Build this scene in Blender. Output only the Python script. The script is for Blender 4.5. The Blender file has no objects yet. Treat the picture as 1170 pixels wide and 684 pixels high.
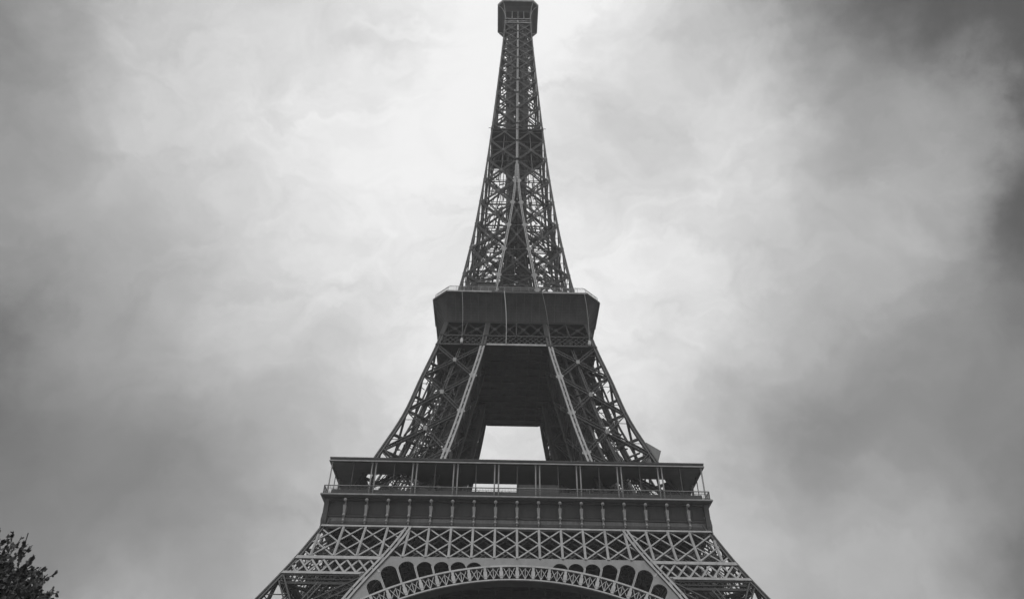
import bpy, bmesh, math, random
import numpy as np
from mathutils import Vector, Matrix

random.seed(11)
C = bpy.context.scene
COL = C.collection
PI = math.pi
R = math.radians

# ------------------------------------------------------------------ camera
CX, CD, CF, PITCH, YAW, ROLL = -2.9225, 160.9584, 843.392, 0.678587, 0.0123976, 0.0121564
fw = Vector((math.sin(YAW)*math.cos(PITCH), math.cos(YAW)*math.cos(PITCH), math.sin(PITCH)))
rt0 = Vector((math.cos(YAW), -math.sin(YAW), 0.0))
up0 = rt0.cross(fw)
rt = rt0*math.cos(ROLL) + up0*math.sin(ROLL)
up = -rt0*math.sin(ROLL) + up0*math.cos(ROLL)
cam = bpy.data.cameras.new('camera')
cam.sensor_fit = 'HORIZONTAL'
cam.sensor_width = 36.0
cam.lens = CF/1170.0*36.0
cam.clip_end = 20000
camo = bpy.data.objects.new('camera', cam)
COL.objects.link(camo)
EYE = Vector((CX, -CD, 1.7))
M = Matrix((rt, up, -fw)).transposed().to_4x4()
M.translation = EYE
camo.matrix_world = M
C.camera = camo

def ray(px, py):
    """unit direction through a pixel of the 1170 px wide photograph (used to place the tree)"""
    return (fw + rt*((px-585)/CF) + up*((342-py)/CF)).normalized()

# ------------------------------------------------------------------ light
SUN_EL, SUN_AZ = 69.0, 200.0          # degrees; azimuth clockwise from +Y: behind the camera, to its left
sd = Vector((math.sin(R(SUN_AZ))*math.cos(R(SUN_EL)), math.cos(R(SUN_AZ))*math.cos(R(SUN_EL)), math.sin(R(SUN_EL))))
sun = bpy.data.lights.new('sun', 'SUN')
sun.energy = 1.4
sun.angle = R(18)
sun.color = (1, 1, 1)
suno = bpy.data.objects.new('sun', sun)
COL.objects.link(suno)
suno.rotation_euler = sd.to_track_quat('Z', 'Y').to_euler()

C.view_settings.view_transform = 'Standard'
C.view_settings.look = 'None'
C.view_settings.exposure = 0.0
C.view_settings.gamma = 1.0
C.render.engine = 'CYCLES'
C.cycles.max_bounces = 5
C.cycles.use_denoising = True

# overcast sky: Nishita sky in black and white behind a layer of cloud (clouds placed by direction)
SKY_BASE = 0.5
K_CLOUD = 115.0
CLOUDS = [
(-0.574,0.366,0.733,-0.172), (-0.497,0.385,0.777,-0.008), (-0.407,0.403,0.819,-0.083), (-0.303,0.418,0.856,-0.027), (-0.188,0.429,0.884,-0.061), (-0.063,0.433,0.899,0.184), (0.064,0.431,0.900,0.120), (0.188,0.421,0.887,0.158), (0.304,0.406,0.862,-0.483), (0.407,0.387,0.827,-0.055), (0.498,0.365,0.787,-0.378), (0.574,0.343,0.744,-0.531), (-0.590,0.443,0.675,-0.104), (-0.513,0.469,0.719,-0.289), (-0.421,0.493,0.761,0.167), (-0.314,0.514,0.798,0.044), (-0.194,0.528,0.827,-0.060), (-0.064,0.535,0.842,0.213), (0.069,0.532,0.844,0.118), (0.199,0.520,0.830,-0.114), (0.319,0.501,0.804,0.258), (0.426,0.476,0.769,-0.430), (0.518,0.448,0.729,0.559), (0.594,0.419,0.686,-0.624), (-0.601,0.519,0.607,0.103), (-0.524,0.552,0.649,-0.222), (-0.431,0.582,0.689,0.184), (-0.322,0.609,0.725,-0.060), (-0.198,0.628,0.753,0.189), (-0.064,0.637,0.768,0.218), (0.074,0.634,0.769,-0.037), (0.209,0.620,0.756,-0.108), (0.332,0.596,0.731,0.280), (0.441,0.565,0.698,-0.462), (0.533,0.530,0.659,0.444), (0.610,0.495,0.619,-0.503), (-0.606,0.593,0.531,-0.251), (-0.528,0.631,0.568,0.246), (-0.435,0.667,0.605,-0.317), (-0.324,0.699,0.637,0.125), (-0.199,0.723,0.662,0.154), (-0.062,0.734,0.676,-0.030), (0.079,0.731,0.678,0.210), (0.215,0.714,0.666,0.151), (0.340,0.686,0.643,-0.058), (0.450,0.650,0.613,0.049), (0.542,0.609,0.578,0.088), (0.619,0.568,0.542,-0.479), (-0.604,0.660,0.447,-0.554), (-0.526,0.703,0.479,0.134), (-0.432,0.744,0.510,-0.101), (-0.322,0.780,0.537,0.121), (-0.196,0.806,0.558,-0.068), (-0.059,0.819,0.571,0.218), (0.081,0.816,0.572,0.205), (0.217,0.798,0.562,0.137), (0.342,0.766,0.543,-0.045), (0.452,0.726,0.518,0.010), (0.545,0.682,0.489,-0.184), (0.621,0.636,0.459,0.092), (-0.595,0.719,0.359,-0.021), (-0.517,0.765,0.384,-0.101), (-0.424,0.809,0.409,-0.113), (-0.314,0.846,0.430,-0.106), (-0.190,0.874,0.447,-0.022), (-0.056,0.888,0.457,0.242), (0.082,0.885,0.458,-0.091), (0.216,0.866,0.451,0.189), (0.339,0.833,0.436,-0.273), (0.448,0.791,0.417,-0.145), (0.540,0.744,0.394,-0.127), (0.616,0.695,0.371,-0.009), (-0.580,0.769,0.270,-0.108), (-0.502,0.815,0.289,-0.038), (-0.409,0.859,0.306,-0.178), (-0.302,0.897,0.322,-0.017), (-0.181,0.925,0.334,0.098), (-0.051,0.939,0.341,-0.052), (0.082,0.936,0.342,0.111), (0.212,0.917,0.338,0.048), (0.332,0.885,0.328,0.097), (0.438,0.842,0.314,-0.128), (0.529,0.795,0.298,0.554), (0.605,0.745,0.282,-0.640), (-0.560,0.808,0.184,-0.405), (-0.482,0.854,0.195,0.252), (-0.391,0.897,0.207,0.053), (-0.287,0.933,0.217,-0.120), (-0.171,0.959,0.225,0.168), (-0.046,0.972,0.230,0.090), (0.081,0.970,0.231,0.168), (0.205,0.952,0.228,-0.012), (0.320,0.921,0.223,-0.061), (0.423,0.880,0.215,0.029), (0.512,0.834,0.205,-0.129), (0.588,0.785,0.194,-0.379)
]

world = bpy.data.worlds.new('World')
C.world = world
world.use_nodes = True
nt = world.node_tree
nt.nodes.clear()
def N(tree, typ, **kw):
    n = tree.nodes.new(typ)
    for k, v in kw.items():
        setattr(n, k, v)
    return n
def math_node(tree, op, a, b=None, clamp=False):
    n = tree.nodes.new('ShaderNodeMath')
    n.operation = op
    n.use_clamp = clamp
    for i, v in enumerate((a, b)):
        if v is None:
            continue
        if isinstance(v, (int, float)):
            n.inputs[i].default_value = v
        else:
            tree.links.new(v, n.inputs[i])
    return n.outputs[0]
tc = N(nt, 'ShaderNodeTexCoord')
dirv = tc.outputs['Generated']
def vmath(tree, op, a, b=None):
    n = tree.nodes.new('ShaderNodeVectorMath')
    n.operation = op
    for i, v in enumerate((a, b)):
        if v is None:
            continue
        if isinstance(v, (tuple, list, Vector)):
            n.inputs[i].default_value = v
        else:
            tree.links.new(v, n.inputs[i])
    return n
# warp of the cloud field, so that its banks have ragged edges
w1 = N(nt, 'ShaderNodeTexNoise')
w1.inputs['Scale'].default_value = 5.0
w1.inputs['Detail'].default_value = 10.0
w1.inputs['Roughness'].default_value = 0.62
nt.links.new(dirv, w1.inputs['Vector'])
wv = vmath(nt, 'SUBTRACT', w1.outputs['Color'], (0.5, 0.5, 0.5))
wsc = vmath(nt, 'MULTIPLY', wv.outputs[0], (0.20, 0.20, 0.20))
wadd = vmath(nt, 'ADD', dirv, wsc.outputs[0])
wn = vmath(nt, 'NORMALIZE', wadd.outputs[0])
acc = None
for (x, y, z, a) in CLOUDS:
    if abs(a) < 0.012:
        continue
    dp = vmath(nt, 'DOT_PRODUCT', wn.outputs[0], (x, y, z))
    e = math_node(nt, 'MULTIPLY', math_node(nt, 'EXPONENT', math_node(nt, 'MULTIPLY_ADD', dp.outputs['Value'], K_CLOUD)), a)
    # MULTIPLY_ADD third input: -K
    acc = e if acc is None else math_node(nt, 'ADD', acc, e)
for n in nt.nodes:
    if n.bl_idname == 'ShaderNodeMath' and n.operation == 'MULTIPLY_ADD':
        n.inputs[2].default_value = -K_CLOUD
# brighter overcast in the half of the sky behind the camera, where the hidden sun is
gl = vmath(nt, 'DOT_PRODUCT', dirv, tuple(sd))
glow = math_node(nt, 'MULTIPLY', math_node(nt, 'EXPONENT', math_node(nt, 'MULTIPLY', math_node(nt, 'SUBTRACT', gl.outputs['Value'], 1.0), 2.5)), 0.55)
lum = math_node(nt, 'ADD', math_node(nt, 'ADD', acc, SKY_BASE), glow)
n2 = N(nt, 'ShaderNodeTexNoise')
n2.inputs['Scale'].default_value = 4.0
n2.inputs['Detail'].default_value = 9.0
n2.inputs['Roughness'].default_value = 0.52
n2.inputs['Distortion'].default_value = 0.35
nt.links.new(dirv, n2.inputs['Vector'])
mod = math_node(nt, 'ADD', math_node(nt, 'MULTIPLY', math_node(nt, 'SUBTRACT', n2.outputs['Fac'], 0.5), 0.3), 1.0)
n3 = N(nt, 'ShaderNodeTexNoise')                      # finer wisps, drawn out along one direction
n3.inputs['Scale'].default_value = 1.0
n3.inputs['Detail'].default_value = 8.0
n3.inputs['Roughness'].default_value = 0.6
n3.inputs['Distortion'].default_value = 0.8
mp3 = N(nt, 'ShaderNodeMapping')
mp3.inputs['Rotation'].default_value = (0.3, 0.5, 0.4)
mp3.inputs['Scale'].default_value = (9.0, 16.0, 16.0)
nt.links.new(wn.outputs[0], mp3.inputs['Vector'])
nt.links.new(mp3.outputs[0], n3.inputs['Vector'])
mod = math_node(nt, 'ADD', mod, math_node(nt, 'MULTIPLY', math_node(nt, 'SUBTRACT', n3.outputs['Fac'], 0.5), 0.55))
lum = math_node(nt, 'MULTIPLY', lum, mod)
lum = math_node(nt, 'SMOOTH_MIN', lum, 1.04)      # the thinnest cloud is no brighter than this
lum = math_node(nt, 'SMOOTH_MAX', lum, 0.06)
for n in nt.nodes:
    if n.bl_idname == 'ShaderNodeMath' and n.operation in ('SMOOTH_MAX', 'SMOOTH_MIN'):
        n.inputs[2].default_value = 0.12      # soft floor: no hard edge on the darkest cloud
lum10 = math_node(nt, 'MULTIPLY', lum, 10.0)
sky = N(nt, 'ShaderNodeTexSky', sky_type='NISHITA', sun_disc=False)
sky.sun_elevation = R(SUN_EL)
sky.sun_rotation = R(SUN_AZ)
bw = N(nt, 'ShaderNodeRGBToBW')
nt.links.new(sky.outputs[0], bw.inputs[0])
mx = N(nt, 'ShaderNodeMix', data_type='FLOAT')
mx.inputs[0].default_value = 0.95      # cloud cover
nt.links.new(bw.outputs[0], mx.inputs[2])
nt.links.new(lum10, mx.inputs[3])
bg = N(nt, 'ShaderNodeBackground')
bg.inputs['Strength'].default_value = 0.1
nt.links.new(mx.outputs[0], bg.inputs['Color'])
wo = N(nt, 'ShaderNodeOutputWorld')
nt.links.new(bg.outputs[0], wo.inputs['Surface'])

# ------------------------------------------------------------------ materials (a black-and-white photograph: neutral greys)
def material(name, base, var=0.25, rough=0.6, scale=1.5, metallic=0.0, bump=0.0, streak=True):
    m = bpy.data.materials.new(name)
    m.use_nodes = True
    t = m.node_tree
    b = t.nodes['Principled BSDF']
    g = N(t, 'ShaderNodeTexCoord')
    mp = N(t, 'ShaderNodeMapping')
    mp.inputs['Scale'].default_value = (scale, scale, scale*(0.3 if streak else 1.0))
    t.links.new(g.outputs['Object'], mp.inputs['Vector'])
    n = N(t, 'ShaderNodeTexNoise')
    n.inputs['Scale'].default_value = 1.0
    n.inputs['Detail'].default_value = 8.0
    n.inputs['Roughness'].default_value = 0.65
    t.links.new(mp.outputs[0], n.inputs['Vector'])
    r = N(t, 'ShaderNodeValToRGB')
    lo, hi = base*(1-var), base*(1+var)
    r.color_ramp.elements[0].position = 0.3
    r.color_ramp.elements[0].color = (lo, lo, lo, 1)
    r.color_ramp.elements[1].position = 0.7
    r.color_ramp.elements[1].color = (hi, hi, hi, 1)
    t.links.new(n.outputs['Fac'], r.inputs['Fac'])
    t.links.new(r.outputs['Color'], b.inputs['Base Color'])
    rr = N(t, 'ShaderNodeMapRange')
    rr.inputs['To Min'].default_value = max(0.0, rough-0.12)
    rr.inputs['To Max'].default_value = min(1.0, rough+0.15)
    t.links.new(n.outputs['Fac'], rr.inputs['Value'])
    t.links.new(rr.outputs[0], b.inputs['Roughness'])
    b.inputs['Metallic'].default_value = metallic
    if bump:
        bp = N(t, 'ShaderNodeBump')
        bp.inputs['Strength'].default_value = bump
        t.links.new(n.outputs['Fac'], bp.inputs['Height'])
        t.links.new(bp.outputs[0], b.inputs['Normal'])
    return m
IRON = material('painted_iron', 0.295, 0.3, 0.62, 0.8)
IRON2 = material('shaded_painted_iron', 0.065, 0.3, 0.7, 0.9)  # same paint as IRON, darkened to put interior shade into the colour
WALL = material('iron_panel', 0.055, 0.3, 0.7, 1.2)
SOFFIT = material('dark_soffit', 0.045, 0.5, 0.8, 0.6)  # darker tone of the iron for undersides
DARKROOF = material('roof_sheet', 0.15, 0.2, 0.6, 0.5)
PALE = material('pale_glass_panel', 0.55, 0.12, 0.3, 0.7)
DEEP = material('shaded_girder_iron', 0.026, 0.4, 0.75, 0.9)  # shade under the platform's overhang, put into the girder's colour
GREYSHEET = material('grey_sheet', 0.2, 0.25, 0.5, 0.8)
DARKGLASS = material('smoked_glass', 0.06, 0.3, 0.2, 0.7)
ROPE = material('pale_rope', 0.45, 0.15, 0.8, 3.0)
PLATE = material('spandrel_plate', 0.19, 0.25, 0.65, 0.6)
BAND = material('frieze_band', 0.13, 0.35, 0.7, 1.6)
STONE = material('stone', 0.36, 0.2, 0.85, 0.7, bump=0.3, streak=False)
GRAVEL = material('gravel_ground', 0.13, 0.25, 0.9, 0.25, bump=0.4, streak=False)
LEAF = material('leaf', 0.068, 0.4, 0.55, 2.2, streak=False)
BARK = material('bark', 0.10, 0.35, 0.9, 6.0, bump=0.5)

# ------------------------------------------------------------------ mesh helpers
class MB:
    def __init__(s):
        s.v, s.f = [], []
    def hexa(s, p):                    # 8 points: bottom ring 0-3, top ring 4-7
        b = len(s.v)
        s.v += [tuple(q) for q in p]
        for f in ((3, 2, 1, 0), (4, 5, 6, 7), (0, 1, 5, 4), (1, 2, 6, 5), (2, 3, 7, 6), (3, 0, 4, 7)):
            s.f.append(tuple(b+i for i in f))
    def box(s, x0, x1, y0, y1, z0, z1):
        s.hexa([(x0, y0, z0), (x1, y0, z0), (x1, y1, z0), (x0, y1, z0), (x0, y0, z1), (x1, y0, z1), (x1, y1, z1), (x0, y1, z1)])
    def bar(s, p, q, w, t, n):         # w across in the plane with normal n, t along n
        p, q, n = Vector(p), Vector(q), Vector(n)
        d = q-p
        if d.length < 1e-5:
            return
        d.normalize()
        n = n - d*n.dot(d)
        if n.length < 1e-4:
            n = d.orthogonal()
        n.normalize()
        a = d.cross(n)*(w/2)
        n = n*(t/2)
        s.hexa([p-a-n, p+a-n, p+a+n, p-a+n, q-a-n, q+a-n, q+a+n, q-a+n])
    def lat(s, p, q, W, T, n, c=0.12, lc=0.07, step=1.0):   # laced beam: two chords and a zigzag between them
        p, q, n = Vector(p), Vector(q), Vector(n)
        d = q-p
        L = d.length
        if L < 0.05:
            return
        d.normalize()
        a = d.cross(n).normalized()*((W-c)/2)
        s.bar(p+a, q+a, c, T, n)
        s.bar(p-a, q-a, c, T, n)
        k = max(2, int(round(L/(W*step))))
        for i in range(k):
            u, v = p+d*(L*i/k), p+d*(L*(i+1)/k)
            if i % 2:
                s.bar(u+a, v-a, lc, T*0.5, n)
            else:
                s.bar(u-a, v+a, lc, T*0.5, n)
    def loft(s, rings, close=True, caps=True):
        b = len(s.v)
        m = len(rings[0])
        for r in rings:
            s.v += [tuple(q) for q in r]
        for i in range(len(rings)-1):
            for j in range(m if close else m-1):
                k = (j+1) % m
                s.f.append((b+i*m+j, b+i*m+k, b+(i+1)*m+k, b+(i+1)*m+j))
        if caps:
            s.f.append(tuple(b+j for j in reversed(range(m))))
            s.f.append(tuple(b+(len(rings)-1)*m+j for j in range(m)))
    def prism(s, poly, z0, z1):        # poly in plan, counter-clockwise
        s.loft([[(x, y, z0) for x, y in poly], [(x, y, z1) for x, y in poly]])
    def tube(s, pts, r, n=6):
        rings = []
        for i, p in enumerate(pts):
            p = Vector(p)
            d = (Vector(pts[min(i+1, len(pts)-1)]) - Vector(pts[max(i-1, 0)])).normalized()
            a = d.orthogonal().normalized() if abs(d.z) > 0.9 else d.cross(Vector((0, 0, 1))).normalized()
            b = d.cross(a)
            rr = r[i] if isinstance(r, (list, tuple)) else r
            rings.append([p + a*(rr*math.cos(2*PI*j/n)) + b*(rr*math.sin(2*PI*j/n)) for j in range(n)])
        s.loft(rings)
    def ball(s, c, r, n=8, m=5, sz=1.0):
        rings = []
        for i in range(m+1):
            th = PI*(0.04+0.92*i/m)
            rings.append([(c[0]+r*math.sin(th)*math.cos(2*PI*j/n), c[1]+r*math.sin(th)*math.sin(2*PI*j/n), c[2]-r*sz*math.cos(th)) for j in range(n)])
        s.loft(rings)
    def build(s, name, mat, parent=None, rot=0.0, smooth=False, extra=None):
        me = bpy.data.meshes.new(name)
        v, f = s.v, s.f
        if extra:
            b = len(v)
            v, f = v+extra[0].v, f+[tuple(b+i for i in q) for q in extra[0].f]
        me.from_pydata(v, [], f)
        me.materials.append(mat)
        if extra:
            me.materials.append(extra[1])
            me.polygons.foreach_set('material_index', [0]*len(s.f)+[1]*len(extra[0].f))
        if smooth:
            me.polygons.foreach_set('use_smooth', [True]*len(me.polygons))
        me.update()
        o = bpy.data.objects.new(name, me)
        COL.objects.link(o)
        o.parent = parent
        o.rotation_euler.z = rot
        return o

def copy_part(o, parent, rot):
    c = o.copy()
    COL.objects.link(c)
    c.parent = parent
    c.rotation_euler.z = rot
    return c
def around(o, parent, first=1):
    """repeat a part (with its sub-parts) on the other three sides of the tower"""
    out = [o]
    for k in range(first, 4):
        c = copy_part(o, parent, k*PI/2)
        for ch in [x for x in bpy.data.objects if x.parent == o]:
            d = ch.copy()
            COL.objects.link(d)
            d.parent = c
        out.append(c)
    return out
def tag(o, label=None, cat=None, group=None, kind=None):
    if label: o['label'] = label
    if cat: o['category'] = cat
    if group: o['group'] = group
    if kind: o['kind'] = kind
    return o
def empty(name, loc=(0, 0, 0)):
    o = bpy.data.objects.new(name, None)
    o.empty_display_size = 2
    COL.objects.link(o)
    o.location = loc
    return o

# ------------------------------------------------------------------ ground
g = MB()
n_, S_ = 40, 1500.0
for i in range(n_+1):
    for j in range(n_+1):
        g.v.append((-S_+2*S_*i/n_, -S_+2*S_*j/n_, 0))
for i in range(n_):
    for j in range(n_):
        a = i*(n_+1)+j
        g.f.append((a, a+n_+1, a+n_+2, a+1))
tag(g.build('ground', GRAVEL), kind='structure')

# thin grey haze, added to lift the darks of the distant ironwork
hz = MB()
hz.box(-1520, 1520, -1520, 1520, -1.0, 336.0)
hm = bpy.data.materials.new('added_haze')
hm.use_nodes = True
ht = hm.node_tree
ht.nodes.clear()
pv = N(ht, 'ShaderNodeVolumePrincipled')
pv.inputs['Color'].default_value = (0.9, 0.9, 0.9, 1)
pv.inputs['Density'].default_value = 0.00042
pv.inputs['Anisotropy'].default_value = 0.0
ho = N(ht, 'ShaderNodeOutputMaterial')
ht.links.new(pv.outputs[0], ho.inputs['Volume'])
tag(hz.build('added_haze', hm), kind='stuff')

# ------------------------------------------------------------------ the tower: profile of its four edges (metres)
def hermite(tab):
    xs = np.array([a for a, b in tab], float)
    ys = np.array([b for a, b in tab], float)
    h = np.diff(xs)
    dl = np.diff(ys)/h
    m = np.zeros(len(xs))
    m[0], m[-1] = dl[0], dl[-1]
    for i in range(1, len(xs)-1):
        if dl[i-1]*dl[i] > 0:
            w1_, w2_ = 2*h[i]+h[i-1], h[i]+2*h[i-1]
            m[i] = (w1_+w2_)/(w1_/dl[i-1]+w2_/dl[i])
    def f(z):
        z = min(max(z, xs[0]), xs[-1])
        i = min(int(np.searchsorted(xs, z, side='right'))-1, len(xs)-2)
        t = (z-xs[i])/h[i]
        return float((2*t**3-3*t**2+1)*ys[i]+(t**3-2*t**2+t)*h[i]*m[i]+(-2*t**3+3*t**2)*ys[i+1]+(t**3-t**2)*h[i]*m[i+1])
    return f
W = hermite([(0, 62.4), (10, 56.2), (20, 50.4), (30, 44.9), (37.2, 41.2), (42.1, 38.75), (45.5, 37.15), (49.5, 35.45), (52.3, 34.3), (57.6, 32.1), (63, 30.0), (69, 27.9), (81.4, 23.8), (91.1, 21.6), (102.2, 18.95), (110, 17.4), (115.7, 16.2), (122.5, 14.95), (134, 13.45), (145, 12.2), (158, 11.05), (172, 9.95), (190, 8.8), (210, 7.72), (230, 6.72), (253, 5.64), (269, 5.03), (276.4, 4.85), (300, 4.6)])
XI = hermite([(0, 38.0), (20, 33.9), (38, 26.1), (51.4, 18.6), (57.6, 16.5), (71, 13.3), (86, 10.4), (101.8, 7.45), (115.7, 5.75), (122.5, 4.95), (178, 0.0), (300, 0.0)])

def zrange(z0, z1, step):
    n = max(1, int(math.ceil((z1-z0)/step)))
    return [z0+(z1-z0)*i/n for i in range(n+1)]
def ring(x0, x1, y0, y1, z, g=0.26, w=0.34):
    """box column section with a groove down each face"""
    x, y, sx, sy = x0, y0, x1-x0, y1-y0
    a, b = 0.5-w/2, 0.5+w/2
    P = []
    def pt(u, v):
        P.append((x+sx*u, y+sy*v, z))
    for (u, v) in ((0, 0), (a, 0), (a, g), (b, g), (b, 0), (1, 0), (1, a), (1-g, a), (1-g, b), (1, b), (1, 1), (b, 1), (b, 1-g), (a, 1-g), (a, 1), (0, 1), (0, b), (g, b), (g, a), (0, a)):
        pt(u, v)
    return P
def column(kind, zs, s, name, parent, mat, inset=0.0):
    """corner column of the front-left leg; kind A outer corner, B inner on the front, C inner on the side, D innermost"""
    mb = MB()
    rings = []
    for z in zs:
        w, x, q = W(z)-inset, XI(z), s(z)
        X = (-w, -w+q) if kind in 'AC' else (-x-q, -x)
        Y = (-w, -w+q) if kind in 'AB' else (-x-q, -x)
        rings.append(ring(X[0], X[1], Y[0], Y[1], z))
    mb.loft(rings)
    return mb.build(name, mat, parent)

def cover(kind, zs, s, name, parent, mat, out=0.0, t=0.06):  # light on the outward faces, painted as pale strips on dark columns
    """the two pale strips that stand in for light on a column's outward face (B: front, C: side)"""
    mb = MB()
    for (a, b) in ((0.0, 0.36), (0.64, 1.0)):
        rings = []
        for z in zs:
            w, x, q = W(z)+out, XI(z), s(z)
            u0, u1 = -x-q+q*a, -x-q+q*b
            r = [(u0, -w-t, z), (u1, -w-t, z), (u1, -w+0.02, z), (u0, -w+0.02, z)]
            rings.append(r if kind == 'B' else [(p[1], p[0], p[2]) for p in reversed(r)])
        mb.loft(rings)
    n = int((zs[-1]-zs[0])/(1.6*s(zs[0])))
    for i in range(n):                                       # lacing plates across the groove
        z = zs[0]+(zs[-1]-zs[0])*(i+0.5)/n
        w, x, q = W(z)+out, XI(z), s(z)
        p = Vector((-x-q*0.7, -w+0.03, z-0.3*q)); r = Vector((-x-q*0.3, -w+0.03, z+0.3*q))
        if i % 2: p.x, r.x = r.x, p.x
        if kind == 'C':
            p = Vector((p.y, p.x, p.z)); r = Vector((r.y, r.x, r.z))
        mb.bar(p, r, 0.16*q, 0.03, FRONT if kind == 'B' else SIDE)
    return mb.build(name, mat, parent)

FRONT = Vector((0, -1, 0))
SIDE = Vector((-1, 0, 0))
def faces_of_leg(s):
    """four faces of the front-left leg as pairs of column centre lines + outward normal"""
    d = 0.32
    return {
        'front': (lambda z: Vector((-W(z)+s(z)/2, -W(z)+d, z)), lambda z: Vector((-XI(z)-s(z)/2, -W(z)+d, z)), FRONT),
        'side':  (lambda z: Vector((-W(z)+d, -W(z)+s(z)/2, z)), lambda z: Vector((-W(z)+d, -XI(z)-s(z)/2, z)), SIDE),
        'inner': (lambda z: Vector((-XI(z)-d, -W(z)+s(z)/2, z)), lambda z: Vector((-XI(z)-d, -XI(z)-s(z)/2, z)), -SIDE),
        'back':  (lambda z: Vector((-W(z)+s(z)/2, -XI(z)-d, z)), lambda z: Vector((-XI(z)-s(z)/2, -XI(z)-d, z)), -FRONT),
    }
GUS = [None]
def brace_face(mb, fa, fb, n, nodes, wb, c, lc, tb=0.45, mid=True, horiz=True, gus=0.9, secondary=True):
    for z0, z1 in zip(nodes[:-1], nodes[1:]):
        a0, b0, a1, b1 = fa(z0), fb(z0), fa(z1), fb(z1)
        mb.lat(a0, b1, wb, tb, n, c, lc)
        mb.lat(b0, a1, wb, tb, n, c, lc)
        w0, w1 = (b0-a0).length, (b1-a1).length
        x = a0.lerp(b1, w0/(w0+w1))
        o = n*0.26
        if gus:
            (GUS[0] or mb).bar(x-Vector((0, 0, gus*0.6))+o, x+Vector((0, 0, gus*0.6))+o, gus, 0.06, n)
        if horiz:
            mb.lat(a1, b1, wb*0.7, tb*0.6, n, c*0.8, lc)
            if secondary:
                zc = x.z
                mb.bar(fa(zc)-n*0.1, fb(zc)-n*0.1, c*1.1, 0.1, n)
        if mid:
            mb.lat((a0+b0)/2-n*0.55, (a1+b1)/2-n*0.55, wb*0.8, tb*0.6, n, c, lc)
        if secondary:
            for u0, u1 in ((a0, x), (b0, x), (a1, x), (b1, x)):     # small ties from the braces to the columns and the mid beam
                h = u0.lerp(u1, 0.5)
                e = fa(h.z) if (h-a0).length < (h-b0).length and u0 in (a0, a1) else (fb(h.z) if u0 in (b0, b1) else fa(h.z))
                mb.bar(h-n*0.1, e-n*0.1, c*0.8, 0.1, n)
def gussets(mb, f, n, nodes, along, w, h):
    for z in nodes:
        p = f(z)+n*0.36
        t = (f(z+0.5)-f(z-0.5)).normalized()
        mb.bar(p-t*h/2, p+t*h/2, w, 0.05, n)
        mb.bar(p-t*h*0.22+n*0.02, p+t*h*0.22+n*0.02, w*1.35, 0.05, n)

T = tag(empty('lattice_tower'), 'tall wrought iron lattice tower with arched base, two wide galleries and a slender tapering top', 'tower')

# ---- legs from the ground to the gallery
cs = lambda z: 1.25-0.0025*z
cs1 = lambda z: 1.2
LOWN = [2.5, 15.5, 28.5, 41.6]
mb = MB()
F = faces_of_leg(cs1)
for nm in ('front', 'side'):
    fa, fb, n = F[nm]
    brace_face(mb, fa, fb, n, LOWN, 1.1, 0.2, 0.1, mid=True, gus=1.6)
    gussets(mb, fb, n, LOWN, 0, 1.5, 1.8)
for nm in ('inner', 'back'):
    fa, fb, n = F[nm]
    brace_face(mb, fa, fb, n, LOWN+[49.5, 56.0], 1.1, 0.22, 0.12, mid=True, gus=1.6)
for z in LOWN+[35, 48.0]:                                   # diaphragms
    p = [Vector((-W(z)+0.6, -W(z)+0.6, z)), Vector((-XI(z)-0.6, -W(z)+0.6, z)), Vector((-XI(z)-0.6, -XI(z)-0.6, z)), Vector((-W(z)+0.6, -XI(z)-0.6, z))]
    for i, j in ((0, 2), (1, 3), (0, 1), (1, 2), (2, 3), (3, 0)):
        mb.lat(p[i]-Vector((0, 0, 0.9)), p[j]-Vector((0, 0, 0.9)), 0.7, 0.4, (0, 0, 1), 0.16, 0.1)
leg = mb.build('leg', IRON2, T)
zl = zrange(1.0, 57.2, 2.2)
column('A', zl, lambda z: 0.8, 'column', leg, IRON2)
zl2 = zrange(1.0, 52.0, 2.2)
for k in 'BC':
    column(k, zl2, cs1, 'column', leg, IRON2, -0.28)
    cover(k, zl2, cs1, 'lit_flange', leg, IRON, 0.28)
column('D', zl, cs1, 'column', leg, IRON2)
mb = MB()                                                   # inclined lift rails and the stairs inside the leg
for off in (-2.6, -0.9, 0.9, 2.6):
    pts = [Vector((-(W(z)+XI(z))/2+off, -(W(z)+XI(z))/2-1.0, z)) for z in zrange(1.5, 57, 4)]
    for a, b in zip(pts[:-1], pts[1:]):
        mb.bar(a, b, 0.35, 0.8, FRONT)
for z in zrange(2, 56, 1.6):
    m_ = -(W(z)+XI(z))/2
    mb.bar((m_-2.6, m_-1, z), (m_+2.6, m_-1, z), 0.18, 0.2, FRONT)
    mb.bar((m_-3.6, m_+2, z), (m_+3.6, m_+3.4, z+1.5), 0.7, 0.2, (0, 0, 1))
mb.build('lift_track', IRON2, leg)
for (x, y) in ((W(0.5), W(0.5)), (XI(0.5)+2, W(0.5)), (W(0.5), XI(0.5)+2), (XI(0.5)+2, XI(0.5)+2)):
    mb = MB()
    mb.loft([[(-x-2.5+e+d0, -y-2.5+f_, zz) for d0, f_ in ((0, 0), (7-2*e, 0), (7-2*e, 7-2*e), (0, 7-2*e))] for e, zz in ((0, 0), (0, 0.6), (0.8, 0.75), (0.9, 1.6))])
    mb.build('foundation', STONE, leg)
around(leg, T)

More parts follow.
